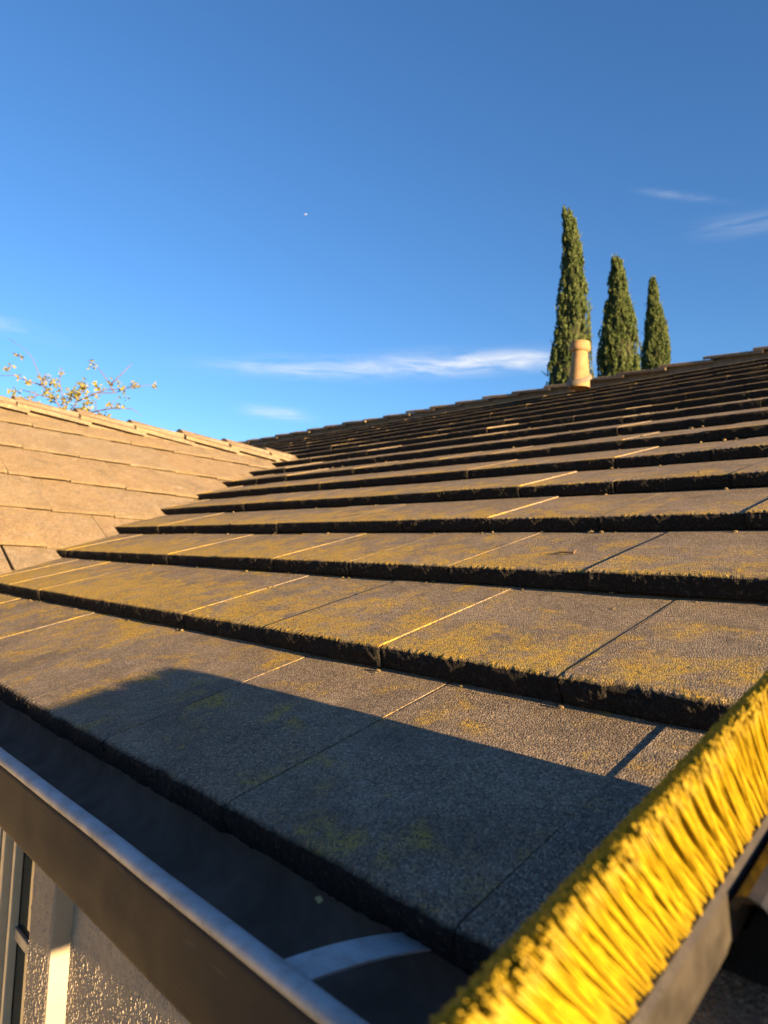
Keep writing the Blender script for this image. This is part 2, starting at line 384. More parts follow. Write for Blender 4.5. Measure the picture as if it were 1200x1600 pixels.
# --- ridge caps: shallow inverted V slabs that overlap
def cap_mesh(seed, length, half, pitch, th=0.022, lift=0.032):
    rr = random.Random(seed); c, s = math.cos(pitch), math.sin(pitch)
    pts = [(-half * c, -half * s), (-half * c * 0.5, -half * s * 0.5), (-0.03, -0.012), (0, -0.004), (0.03, -0.012), (half * c * 0.5, -half * s * 0.5), (half * c, -half * s)]
    ring = pts + [(x * (1 - th * 0.5), z - th) for x, z in pts[::-1]]
    n = len(ring); NS = 5; verts = []; faces = []
    for j in range(NS + 1):
        y = length * j / NS
        for i, (x, z) in enumerate(ring):
            zz = z + lift * (1 - j / NS)
            yy = y + (mnoise.noise(Vector((x * 30, seed * 2.1, 0))) * 0.006 if j in (0,) else 0)
            verts.append((x, yy, zz + mnoise.noise(Vector((x * 12, y * 12, seed))) * 0.002))
    for j in range(NS):
        for i in range(n): faces.append((j * n + i, j * n + (i + 1) % n, (j + 1) * n + (i + 1) % n, (j + 1) * n + i))
    faces.append(tuple(range(n))[::-1]); faces.append(tuple(NS * n + i for i in range(n)))
    me = bpy.data.meshes.new('cap'); me.from_pydata(verts, [], faces)
    b = bmesh.new(); b.from_mesh(me); bmesh.ops.recalc_face_normals(b, faces=b.faces); b.to_mesh(me); b.free()
    me.materials.append(M_CAP); return me
CAPS = [cap_mesh(s, 0.44, 0.15, AL * 0.9) for s in range(3)]
WCAPS = [cap_mesh(s + 9, 0.44, 0.15, BE * 0.95, 0.022, 0.030) for s in range(3)]
xk = XEND - 0.05; k = 0
capstuff = bmesh.new()
while xk > -9.0:                                      # main ridge, exposed ends towards -x
    rs = random.Random(500 + k)
    m = Matrix.Translation((xk - 0.44, RY + rs.uniform(-.008, .008), RZ + 0.042 + rs.uniform(-.004, .006))) @ Matrix.Rotation(-math.pi / 2, 4, 'Z') @ Matrix.Rotation(rs.uniform(-.02, .02), 4, 'Z')
    q = to_px((xk - 0.2, RY, RZ + .06))
    if 380 < q[0] < 1230: hpart('ridge_cap', CAPS[k % 3], None, main_roof, m)
    else:
        tmp = bmesh.new(); tmp.from_mesh(CAPS[k % 3]); tmp.transform(m); mm = bpy.data.meshes.new('t'); tmp.to_mesh(mm); tmp.free(); capstuff.from_mesh(mm); bpy.data.meshes.remove(mm)
    xk -= 0.37; k += 1
cs = hpart('ridge_caps', bm_me(capstuff), M_CAP, main_roof); tag(cs, kind='stuff')
# mortar bed under the main caps
bm = bmesh.new(); box(bm, -9.1, XEND - 0.06, RY - 0.10, RY + 0.10, RZ - 0.06, RZ + 0.004); hpart('mortar_bed', bm_me(bm), M_MORTAR, main_roof)

# --- wing roof (gabled wing towards the viewer's left)
WY0 = -4.2; SH = 0.022                                  # near gable; slight fall of the ridge towards the main roof
def wz(y): return SH * (WRY - y)
bm = bmesh.new()
P = [(VX0, WY0), (VX0, 0.6), (WRX, WRY + 0.2), (WRX, WY0)]
zf = lambda x, y: TB * (VX0 - x) - 0.075 + wz(y)
loop = [bm.verts.new((x, y, zf(x, y))) for x, y in P]; bm.faces.new(loop)
P2 = [(WRX, WY0), (WRX, WRY + 0.2), (2 * WRX - VX0, 0.6), (2 * WRX - VX0, WY0)]
zg = lambda x, y: TB * (x - 2 * WRX + VX0) - 0.075 + wz(y)
bm.faces.new([bm.verts.new((x, y, zg(x, y))) for x, y in P2])
wing_roof = hpart('wing_roof', bm_me(bm), M_DECK); tag(wing_roof, 'steeper sandy tiled roof of the side wing with ridge caps')
WEXP = EXP
WSL = math.atan((WEXP * math.sin(BE) - 0.024) / (WEXP * math.cos(BE)))
nwr = int(math.ceil((WRZ / math.sin(BE)) / WEXP)); start = WRZ / math.sin(BE) - nwr * WEXP + 0.05
nwing = 0; wrest = bmesh.new(); gap_list = []
for i in range(nwr):
    s = start + i * WEXP
    rs = random.Random(900 + i)
    x0, z0 = VX0 - s * math.cos(BE), s * math.sin(BE)
    if i == 0: rs.random()
    yv = (VX0 - x0) / VK if x0 < VX0 else 0.0
    u = (0.5 if i % 2 else 0.02) + rs.uniform(-.06, .06)
    k1 = int(math.ceil((min(yv, WRY) + 0.62) / W)); k0 = int(WY0 / W)
    for k in range(k0, k1):
        y = (k + u) * W
        if y < WY0: continue
        # local x -> +y world reversed so that y_local climbs towards -x
        m = Matrix.Translation((x0 + rs.uniform(-.004, .004), y + 0.0025, z0 + wz(y) + rs.uniform(-.0015, .0015)))
        B = Matrix(((0, -math.cos(WSL), math.sin(WSL), 0), (1, 0, 0, 0), (0, math.sin(WSL), math.cos(WSL), 0), (0, 0, 0, 1)))
        m = m @ B @ Matrix.Rotation(rs.uniform(-.006, .006), 4, 'Y') @ Matrix.Rotation(rs.uniform(-.008, .008), 4, 'Z')
        q = [to_px(m @ Vector((a, b, 0))) for a, b in ((0, 0), (W, 0), (W, WEXP), (0, WEXP))]
        if any(c_[2] > 0.1 and -20 < c_[0] < 600 for c_ in q):
            wt = hpart('roof_tile', WINGM[rs.randrange(4)], None, wing_roof, m); nwing += 1
            e_px = to_px(m @ Vector((0, WEXP * 0.35, 0))); gap_list.append((abs(e_px[0] - 12) + abs(e_px[1] - 862), wt, m.copy()))
        else:
            tmp = bmesh.new(); tmp.from_mesh(LOWT[k % 3]); tmp.transform(m); mm = bpy.data.meshes.new('t'); tmp.to_mesh(mm); tmp.free(); wrest.from_mesh(mm); bpy.data.meshes.remove(mm)
gt = min(gap_list, key=lambda q: q[0]); gt[1].matrix_local = gt[2] @ Matrix.Translation((0.013, 0, 0)) @ Matrix.Diagonal((0.955, 1, 1, 1))
ws = hpart('roof_tiles', bm_me(wrest), M_WING, wing_roof); tag(ws, kind='stuff')
for me in WCAPS: pass
yk = WRY - 0.22; k = 0
while yk > WY0:
    rs = random.Random(700 + k)
    y0 = yk
    m = Matrix.Translation((WRX + rs.uniform(-.006, .006), y0, WRZ + 0.030 + wz(y0) + rs.uniform(-.003, .003))) @ Matrix.Rotation(rs.uniform(-.012, .012), 4, 'Z') @ Matrix.Rotation(-SH, 4, 'X')
    if to_px((WRX, y0 + .44, WRZ))[0] > -40: hpart('ridge_cap', WCAPS[k % 3], None, wing_roof, m)
    yk -= 0.37; k += 1
bm = bmesh.new()
rv = [(WRX - .09, WY0), (WRX + .09, WY0), (WRX + .09, WRY), (WRX - .09, WRY)]
b0 = [bm.verts.new((x, y, WRZ - 0.07 + wz(y))) for x, y in rv]; b1 = [bm.verts.new((x, y, WRZ + 0.012 + wz(y))) for x, y in rv]
bm.faces.new(b1); bm.faces.new(b0[::-1])
for a in range(4): bm.faces.new((b0[a], b0[(a + 1) % 4], b1[(a + 1) % 4], b1[a]))
hpart('mortar_bed', bm_me(bm), M_MORTAR, wing_roof)

# --- terracotta vent pot near the ridge
def lathe(prof, n=28):
    bm = bmesh.new(); rings = []
    for r, z in prof: rings.append([bm.verts.new((r * math.cos(2 * math.pi * k / n), r * math.sin(2 * math.pi * k / n), z)) for k in range(n)])
    for i in range(len(rings) - 1):
        for k in range(n): bm.faces.new((rings[i][k], rings[i][(k + 1) % n], rings[i + 1][(k + 1) % n], rings[i + 1][k]))
    return bm
VP = at_depth(905, 591, 5.75)
VPY = VP.y; VPZ = VPY * TA
bm = lathe([(0.135, -0.12), (0.130, 0.0), (0.122, 0.06), (0.098, 0.29), (0.094, 0.335), (0.088, 0.335), (0.088, 0.1)])
vent = hpart('vent_pot', bm_me(bm, smooth=True), M_TERRA, None, Matrix.Translation((VP.x, VPY, VP.z)) @ Matrix.Diagonal((0.66, 0.66, 0.73, 1))); tag(vent, 'tapered terracotta vent pot near the ridge')
bm = lathe([(0.097, 0.305), (0.118, 0.312), (0.132, 0.332), (0.134, 0.378), (0.122, 0.392), (0.130, 0.402), (0.126, 0.42), (0.085, 0.42), (0.082, 0.33)])
link('rim', bm_me(bm, smooth=True), M_TERRA, vent)
bm = bmesh.new(); rg = []
for rr_, zz_ in ((0.128, 0.016), (0.140, 0.008), (0.155, -0.006), (0.16, -0.04)):
    rg.append([bm.verts.new((rr_ * math.cos(2 * math.pi * k / 24) * (1 + 0.05 * math.sin(k * 2.3)), rr_ * math.sin(2 * math.pi * k / 24), zz_ + rr_ * math.sin(2 * math.pi * k / 24) * TA * 1.25)) for k in range(24)])
for a in range(3):
    for k in range(24): bm.faces.new((rg[a][k], rg[a][(k + 1) % 24], rg[a + 1][(k + 1) % 24], rg[a + 1][k]))
link('mortar_collar', bm_me(bm, smooth=True), M_MORTAR, vent)

# --- walls, fascia, soffit, gutter
WALLY = 0.30
bm = bmesh.new(); box(bm, VX0 - 0.35, XEND - 0.45, WALLY + 0.012, WALLY + 0.25, GZ, -0.06); hpart('wall', bm_me(bm), M_STUCCO_FLAT)
bm = bmesh.new(); box(bm, XEND - 0.70, XEND - 0.45, WALLY + 0.26, 2 * RY - 0.3, GZ, -0.06); hpart('wall', bm_me(bm), M_STUCCO_FLAT)
bm = bmesh.new(); box(bm, VX0 - 0.60, VX0 - 0.36, WY0 + 0.4, WALLY + 0.25, GZ, 0.10); hpart('wall', bm_me(bm), M_STUCCO_FLAT)
bm = bmesh.new()
gx = XEND - 0.47
gv = [bm.verts.new(v) for v in ((gx, 0.35, -0.06), (gx, 2 * RY - 0.35, -0.06), (gx, RY, RZ - 0.2))]; gb = [bm.verts.new((gx - 0.2, v.co.y, v.co.z)) for v in gv]
bm.faces.new(gv); bm.faces.new(gb[::-1])
for a in range(3): bm.faces.new((gv[a], gv[(a + 1) % 3], gb[(a + 1) % 3], gb[a]))
hpart('gable_wall', bm_me(bm), M_STUCCO_FLAT)
# rough stucco skin where it is seen close: real relief
def stucco_grid(x0, x1, z0, z1, y, step, amp, seed):
    nx, nz = int((x1 - x0) / step), int((z1 - z0) / step)
    verts = []; faces = []
    for j in range(nz + 1):
        for i in range(nx + 1):
            x, z = x0 + (x1 - x0) * i / nx, z0 + (z1 - z0) * j / nz
            h = mnoise.noise(Vector((x * 150, z * 80, seed))) * 0.4 + mnoise.noise(Vector((x * 330, z * 220, seed + 4))) * 0.45 + mnoise.noise(Vector((x * 14, z * 14, seed + 8))) * 0.25
            h = max(h, -0.15) * (0.8 + 0.4 * rng.random())
            ed = 1.0 if 0 < i < nx else 0.2
            verts.append((x, y - amp * (h + 0.15) * ed, z))
    for j in range(nz):
        for i in range(nx):
            a = j * (nx + 1) + i; faces.append((a, a + 1, a + nx + 2, a + nx + 1))
    return me_from(verts, faces)
SX = -1.10                                            # right side of the window surround
hpart('stucco_skin', stucco_grid(SX + 0.002, -0.35, -1.10, -0.38, WALLY, 0.0030, 0.0052, 1.0), M_SKIN)
# window surround: stucco band standing proud of the wall
bm = bmesh.new()
box(bm, SX - 0.15, SX, WALLY - 0.047, WALLY + 0.006, -1.9, -0.24, 0.004)
sur = hpart('window_surround', bm_me(bm), M_STUCCO_FLAT)
link('stucco_skin', stucco_grid(SX - 0.146, SX - 0.004, -1.25, -0.30, WALLY - 0.0475, 0.0028, 0.0048, 6.0), M_SKIN, sur)
for zz in ((-0.24, -0.10), (-2.05, -1.9)):
    bm = bmesh.new(); box(bm, SX - 1.05, SX, WALLY - 0.049, WALLY + 0.006, zz[0] + 0.002, zz[1] - 0.002, 0.004); link('surround_band', bm_me(bm), M_STUCCO_FLAT, sur)
bm = bmesh.new(); box(bm, SX - 1.05, SX - 0.90, WALLY - 0.047, WALLY + 0.006, -1.9, -0.24, 0.004); link('surround_band', bm_me(bm), M_STUCCO_FLAT, sur)
# window: dark glass, frame and thin upright bars, two of them cream
t = NT('window_glass'); M_GLASS = t.fin((0.012, 0.015, 0.014), 0.03, None, 0.6)
M_FRAME = simple('window_frame_paint', (0.20, 0.20, 0.19), (0.25, 0.25, 0.235), 20, 0.45)
M_CREAM = simple('cream_bar', (0.46, 0.40, 0.29), (0.52, 0.46, 0.34), 20, 0.5)
win = hpart('window', box_me(SX - 0.898, SX - 0.152, WALLY + 0.004, WALLY + 0.011, -1.898, -0.242), M_GLASS)
tag(win, 'dark window with thin vertical bars under the gutter')
for xa, xb, mt, yy in ((SX - 0.185, SX - 0.153, M_FRAME, -0.012), (SX - 0.896, SX - 0.86, M_FRAME, -0.012), (SX - 0.405, SX - 0.385, M_CREAM, -0.02), (SX - 0.475, SX - 0.448, M_CREAM, -0.03), (SX - 0.60, SX - 0.52, M_FRAME, -0.022)):
    link('window_bar', box_me(xa, xb, WALLY + yy, WALLY + 0.003, -1.896, -0.244, 0.003), mt, win)
link('sash_rail', box_me(SX - 0.859, SX - 0.186, WALLY - 0.008, WALLY + 0.003, -0.83, -0.80, 0.003), M_FRAME, win)
# soffit and fascia
bm = bmesh.new(); box(bm, VX0 - 0.3, XEND, 0.062, WALLY - 0.05, -0.165, -0.15); hpart('soffit', bm_me(bm), M_FASCIA)
bm = bmesh.new(); box(bm, VX0 - 0.2, XEND, 0.036, 0.060, -0.20, -0.045, 0.003); hpart('fascia', bm_me(bm), M_FASCIA)
# gutter: folded sheet with a rolled lip
def sweep(prof, x0, x1, n, closed=False, wob=0.0012, inner=None):
    bm = bmesh.new(); rows = []
    for j in range(n + 1):
        x = x0 + (x1 - x0) * j / n
        w1 = mnoise.noise(Vector((x * 2.2, 3, 1))) * wob * 1.6 + mnoise.noise(Vector((x * 9, 1, 1))) * wob * 0.5
        rows.append([bm.verts.new((x, y + w1 * fy, z + w1 * 0.6 * fy)) for y, z, fy in prof])
    m_ = len(prof)
    for j in range(n):
        for i in range(m_ if closed else m_ - 1):
            fc = bm.faces.new((rows[j][i], rows[j + 1][i], rows[j + 1][(i + 1) % m_], rows[j][(i + 1) % m_]))
            if inner is not None and i >= inner: fc.material_index = 1
    return bm
GY, GB = -0.105, -0.099
outer = [(0.034, -0.030, 0), (0.034, GB + 0.004, 0), (0.030, GB, 0), (-0.02, GB - 0.001, 0), (GY + 0.012, GB, 0.5), (GY + 0.003, GB + 0.002, 0.8), (GY, GB + 0.008, 1), (GY - 0.0015, -0.062, 1), (GY, -0.030, 1), (GY, -0.0235, 1),
         (GY + 0.0018, -0.0235, 1), (GY + 0.0018, -0.062, 1), (GY + 0.002, GB + 0.010, 1), (GY + 0.012, GB + 0.003, 0.5), (-0.045, GB + 0.0025, 0), (-0.01, GB + 0.004, 0), (0.012, GB + 0.010, 0), (0.024, GB + 0.020, 0), (0.030, GB + 0.034, 0), (0.032, GB + 0.05, 0), (0.032, -0.030, 0)]
gut = hpart('gutter', bm_me(sweep(outer, VX0 + 0.15, XEND + 0.02, 90, True, 0.0012, 10), smooth=True), M_GUT); gut.data.materials.append(M_GUT_IN)
tag(gut, 'brown metal eaves gutter with a bare worn lip')
lipp = [(GY - 0.001, -0.0225, 1), (GY - 0.0022, -0.018, 1), (GY - 0.0005, -0.0145, 1), (GY + 0.004, -0.0130, 1), (GY + 0.009, -0.0134, 1), (GY + 0.0130, -0.0146, 1), (GY + 0.0145, -0.0175, 1), (GY + 0.013, -0.0225, 1), (GY + 0.010, -0.0230, 1)]
lip = link('gutter_lip', bm_me(sweep(lipp, VX0 + 0.15, XEND + 0.02, 160, True, 0.0016), smooth=True), M_LIP, gut)
for xs_ in (0.242, -0.98, 1.1, 1.95):
    bm = bmesh.new(); r0 = []; r1 = []
    for j in range(13):
        s = j / 12; yy = -0.090 + 0.105 * s; zz = -0.0195 + 0.001 * math.sin(math.pi * s) - 0.009 * s ** 2
        ww = 0.0145
        sk = 0.018 * s
        for lst, dz in ((r0, 0), (r1, -0.0018)): lst.append((bm.verts.new((xs_ - ww + sk, yy, zz + dz)), bm.verts.new((xs_ + ww + sk, yy, zz + dz))))
    for j in range(12):
        a, b = r0[j], r0[j + 1]; c_, d_ = r1[j], r1[j + 1]
        bm.faces.new((a[0], a[1], b[1], b[0])); bm.faces.new((c_[0], d_[0], d_[1], c_[1]))
        bm.faces.new((a[0], b[0], d_[0], c_[0])); bm.faces.new((a[1], c_[1], d_[1], b[1]))
    link('gutter_strap', bm_me(bm), M_LIP, gut)

# ------------------------------------------------------------------ broom held bristles-up
BA = Vector((0.0, 1.0, 0.25)).normalized()            # along the head
BX = 0.470
def tipz(y): return 0.158 + 0.25 * y
BC = Vector((BX, 0.05, tipz(0.05) - 0.074))           # middle of the bristle root line (near edge)
HALF = 0.225
broom = empty('push_broom', BC, 'push broom with bright yellow bristles held upside down above the eave', 'broom')
bm = bmesh.new()
# block: rectangular bar, hidden back lowered to block sun passing underneath, axis along BA; frame: u = along, a = to -x, n = up across
UN = Vector((0, -0.25, 1)).normalized()
def bl(u, a, n): return BA * u + Vector((-1, 0, 0)) * a + UN * n
prof = [(-0.004, -0.004), (-0.004, -0.030), (-0.001, -0.040), (0.010, -0.050), (0.040, -0.072), (0.050, -0.070), (0.053, -0.060), (0.053, -0.004), (0.050, -0.001), (-0.001, -0.001)]
rows = []
for j in range(31):
    u = -HALF + (HALF + 0.165) * j / 30
    e_ = max(0, abs(u + 0.03) - 0.195 + 0.012) / 0.012
    rows.append([bm.verts.new(bl(u, 0.0245 + (a - 0.0245) * (1 - 0.12 * e_ ** 2), n)) for a, n in prof])
for j in range(30):
    for i in range(len(prof)): bm.faces.new((rows[j][i], rows[j][(i + 1) % len(prof)], rows[j + 1][(i + 1) % len(prof)], rows[j + 1][i]))
bm.faces.new(rows[0]); bm.faces.new(rows[-1][::-1])
link('block', bm_me(bm), M_PLASTIC, broom)
# tufts: bundles of strands leaning back along the head
LEANS = [-0.57, -0.61, -0.52, -0.34, -0.16]
def tuft_mesh(seed, off, lean_u, n_str=84):
    """strands trimmed to one sloping top: 7 cm at the near row, falling away towards -x"""
    r = random.Random(seed); bm = bmesh.new(); ax = Vector((-1, 0, 0))
    for s in range(n_str):
        ang, rad = r.uniform(0, 2 * math.pi), math.sqrt(r.random())
        a0, b0 = math.cos(ang) * rad, math.sin(ang) * rad
        root = bl(a0 * 0.0086, b0 * 0.0056, -0.004)
        d = (BA * (lean_u + a0 * 0.07 + r.uniform(-.06, .06)) + UN * 0.776 + ax * (-0.02 + b0 * 0.05 + r.uniform(-.03, .03))).normalized()
        a_tip = max(0.0, off + b0 * 0.0056 + d.dot(ax) * 0.08)
        L = (0.0785 - 0.98 * a_tip) / d.dot(UN) * r.uniform(0.975, 1.015)
        bend = (BA * r.uniform(-.035, .03) + ax * r.uniform(-.02, .02)) * L
        pts = [root + d * (L * q) + bend * (q * q) for q in (0, 0.4, 0.75, 1.0)]
        tube(bm, pts, [0.00075, 0.00075, 0.00072, 0.00062], 4)
    me = bm_me(bm, smooth=True); me.materials.append(M_BRISTLE); return me
TROWS = [0.0050, 0.0105, 0.0160, 0.0215]
TV = [[[tuft_mesh(50 + 70 * a + 7 * g + b, TROWS[a], LEANS[g]) for b in range(2)] for g in range(5)] for a in range(4)]
NT_ = 25
U0, U1 = -HALF, 0.165
for a, off in enumerate(TROWS):
    for j in range(NT_):
        u = U0 + 0.010 + (U1 - U0 - 0.020) * (j + (0.5 if a % 2 else 0.0)) / (NT_ - 0.5)
        g = 0 if u < -0.08 else 1 if u < 0.04 else 2 if u < 0.09 else 3 if u < 0.13 else 4
        link('bristle_tuft', TV[a][g][rng.randrange(2)], None, broom, Matrix.Translation(bl(u, off, 0)))
# bracket: bent steel strap clipped to the block, socket and handle running towards the person holding it
bm = bmesh.new()
CB = [(-0.004, -0.010), (-0.008, -0.004), (-0.014, -0.002), (-0.020, -0.004), (-0.025, -0.010), (-0.028, -0.018), (-0.030, -0.027), (-0.033, -0.036), (-0.038, -0.043), (-0.046, -0.047)]
for (u0, u1) in ((-0.040, 0.075),):
    ra = [[bm.verts.new(bl(u, a, n)) for a, n in CB] for u in (u0, u1)]
    rb = [[bm.verts.new(bl(u, a - 0.003, n - 0.003)) for a, n in CB] for u in (u0, u1)]
    for i in range(len(CB) - 1):
        bm.faces.new((ra[0][i], ra[0][i + 1], ra[1][i + 1], ra[1][i])); bm.faces.new((rb[0][i], rb[1][i], rb[1][i + 1], rb[0][i + 1]))
        bm.faces.new((ra[0][i], rb[0][i], rb[0][i + 1], ra[0][i + 1])); bm.faces.new((ra[1][i], ra[1][i + 1], rb[1][i + 1], rb[1][i]))
    bm.faces.new((ra[0][0], ra[1][0], rb[1][0], rb[0][0])); bm.faces.new((ra[0][-1], rb[0][-1], rb[1][-1], ra[1][-1]))
link('clip', bm_me(bm), M_BLACK, broom)
bm = bmesh.new()  # body under the block, shaped to stop sun passing below the broom
rows = []
for u, lo in ((-0.008, -0.078), (0.004, -0.083), (0.08, -0.086), (0.145, -0.086), (0.155, -0.080)):
    rows.append([bm.verts.new(bl(u, a, n)) for a, n in ((-0.006, -0.034), (-0.020, -0.038), (-0.034, -0.052), (-0.037, lo + 0.004), (-0.030, lo), (0.030, lo), (0.034, -0.060), (0.0, -0.047))])
for j in range(4):
    for i in range(8): bm.faces.new((rows[j][i], rows[j][(i + 1) % 8], rows[j + 1][(i + 1) % 8], rows[j + 1][i]))
bm.faces.new(rows[0]); bm.faces.new(rows[-1][::-1])
link('shade_brace', bm_me(bm), M_BLACK, broom)
bm = bmesh.new(); tube(bm, [(0.06, 0.06, -0.050), (0.5, -0.10, -0.03), (1.15, -0.34, 0.0)], 0.0125, 14)
link('handle', bm_me(bm, smooth=True), M_HANDLE, broom)

# ------------------------------------------------------------------ cypresses behind the house
def cypress(depth, table, tip, label, seed):
    """table: (py, px_left, px_right) in photo pixels, turned into metres at the tree's distance"""
    r = np.random.default_rng(seed); rr = random.Random(seed)
    k = depth / FPX
    cs_ = [(at_depth((a + b) / 2, y, depth), (b - a) / 2 * k) for y, a, b in table]
    tipP = at_depth(*tip, depth)
    base = cs_[-1][0]; bx, by = base.x, base.y
    # centreline (height -> position, radius)
    hs = [tipP.z] + [c_[0].z for c_ in cs_]; rad = [0.02] + [c_[1] for c_ in cs_]
    cxs = [tipP.x] + [c_[0].x for c_ in cs_]; cys = [tipP.y] + [c_[0].y for c_ in cs_]
    zb = GZ + 0.5
    mid_z = (hs[-1] + zb) / 2
    for zq, rq in ((hs[-1] - 1.0, rad[-1] * 1.05), (mid_z, rad[-1] * 1.1), (zb + 0.8, rad[-1] * 0.9), (zb, rad[-1] * 0.35)):
        hs.append(zq); rad.append(rq); cxs.append(bx); cys.append(by)
    H, RA, CX, CY = map(lambda q: np.array(q[::-1]), (hs, rad, cxs, cys))
    o = np.argsort(H); H, RA, CX, CY = H[o], RA[o], CX[o], CY[o]
    root = empty('cypress_tree', (bx, by, GZ), label, 'tree', 'three cypresses behind the ridge')
    O = Vector((bx, by, GZ))
    bm = bmesh.new(); tp = []
    for z in np.linspace(GZ, H[-1] - 0.4, 10): tp.append(Vector((np.interp(z, H, CX), np.interp(z, H, CY), z)) - O)
    tube(bm, tp, [0.17 - 0.155 * i / 9 for i in range(10)], 8); link('trunk', bm_me(bm, smooth=True), M_TRUNK, root)
    # core shell that blocks holes, coloured darker than the leaves
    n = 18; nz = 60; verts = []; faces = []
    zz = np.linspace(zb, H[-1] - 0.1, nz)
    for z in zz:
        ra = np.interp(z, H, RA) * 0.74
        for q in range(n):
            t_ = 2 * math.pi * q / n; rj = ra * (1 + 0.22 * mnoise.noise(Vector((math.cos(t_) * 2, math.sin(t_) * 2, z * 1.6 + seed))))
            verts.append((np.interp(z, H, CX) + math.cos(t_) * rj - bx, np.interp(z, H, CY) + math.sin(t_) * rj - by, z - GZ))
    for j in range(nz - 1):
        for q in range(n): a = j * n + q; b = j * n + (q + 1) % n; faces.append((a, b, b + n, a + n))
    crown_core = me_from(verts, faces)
    # upright sprays gathered in flame-shaped clumps
    V = []; F = []
    zmin = table[-1][0]
    zlo = cs_[-1][0].z - 1.2
    ncl = 1000
    for c_ in range(ncl):
        if c_ < ncl * 0.8: z = rr.uniform(zlo, H[-1] - 0.25)
        else: z = rr.uniform(zb, zlo)
        R0 = float(np.interp(z, H, RA)); th = rr.uniform(0, 2 * math.pi)
        if rr.random() > 0.45 + R0 / max(RA): continue
        cxx, cyy = float(np.interp(z, H, CX)), float(np.interp(z, H, CY))
        pr = R0 * rr.uniform(0.70, 1.02) * (1 + 0.16 * mnoise.noise(Vector((math.cos(th) * 1.6, math.sin(th) * 1.6, z * 0.9 + seed))))
        out = Vector((math.cos(th), math.sin(th), 0)); tang = Vector((-math.sin(th), math.cos(th), 0))
        cl = Vector((cxx - bx, cyy - by, z - GZ)) + out * pr
        LH = rr.uniform(0.25, 0.6) * (0.5 + 0.5 * R0 / max(RA)); LW = LH * rr.uniform(0.13, 0.22)
        for s in range(60):
            q = rr.random(); wq = LW * (1 - q) ** 0.6 * (0.3 + 1.4 * min(q * 3, 1) * 0.5)
            p = cl + Vector((0, 0, LH * (q - 0.25))) + out * (LW * 0.55 * math.sin(min(q * 3, 1.57)) * rr.uniform(0.2, 1.2) - 0.06 * q) + tang * rr.gauss(0, 0.55) * wq
            d = (Vector((0, 0, 1)) + out * rr.uniform(-0.25, 0.55) + tang * rr.uniform(-0.5, 0.5)).normalized()
            sd_ = d.cross(out * rr.uniform(-1, 1) + tang * rr.uniform(-1, 1) + Vector((0.01, 0, 0))).normalized()
            L = rr.uniform(0.05, 0.13); w_ = L * rr.uniform(0.14, 0.26)
            i0 = len(V)
            V += [p - sd_ * w_ * 0.5, p + d * L * 0.45 - sd_ * w_, p + d * L, p + d * L * 0.45 + sd_ * w_]
            F += [(i0, i0 + 1, i0 + 2, i0 + 3)]
    # a few stray shoots that break the outline
    for c_ in range(26):
        z = rr.uniform(zlo, H[-1] - 0.6); R0 = float(np.interp(z, H, RA)); th = rr.uniform(0, 2 * math.pi)
        out = Vector((math.cos(th), math.sin(th), 0)); p0 = Vector((float(np.interp(z, H, CX)) - bx, float(np.interp(z, H, CY)) - by, z - GZ)) + out * R0
        dd = (out * rr.uniform(0.2, 0.8) + Vector((0, 0, 1))).normalized()
        for s in range(10):
            p = p0 + dd * 0.22 * s / 10; sd_ = dd.cross(Vector((rr.uniform(-1, 1), rr.uniform(-1, 1), 0.2))).normalized()
            d = (dd + sd_ * rr.uniform(-.6, .6)).normalized(); L = 0.08; i0 = len(V)
            V += [p, p + d * L * .5 - sd_ * .014, p + d * L, p + d * L * .5 + sd_ * .014]; F += [(i0, i0 + 1, i0 + 2, i0 + 3)]
    cr = link('crown', me_from(V, F), M_CYP, root); tag(cr, kind='stuff')
    link('dark_core', crown_core, M_CORE, cr)
s6 = 5.3333
def tb(rows): return [(310 + y / s6, 840 + a / s6, 840 + b / s6) for y, a, b in rows]
cypress(24, tb([(130, 205, 265), (250, 215, 330), (450, 215, 368), (650, 200, 378), (850, 172, 412), (1050, 150, 440), (1250, 118, 445), (1450, 78, 445)]), (840 + 203 / s6, 310 + 60 / s6),
        'tallest cypress with tip hooked to the left, behind the terracotta vent pot', 3)
cypress(26.5, tb([(520, 612, 685), (600, 615, 718), (700, 598, 740), (850, 585, 765), (1000, 555, 795), (1150, 525, 833), (1300, 505, 840), (1400, 500, 845)]), (840 + 648 / s6, 310 + 475 / s6),
        'middle of the three cypresses, broad and blunt-topped', 4)
cypress(32, tb([(690, 935, 975), (750, 930, 997), (900, 915, 1018), (1050, 905, 1063), (1200, 892, 1085), (1330, 880, 1095)]), (840 + 953 / s6, 310 + 650 / s6),
        'shortest and slimmest cypress, rightmost of the three', 5)

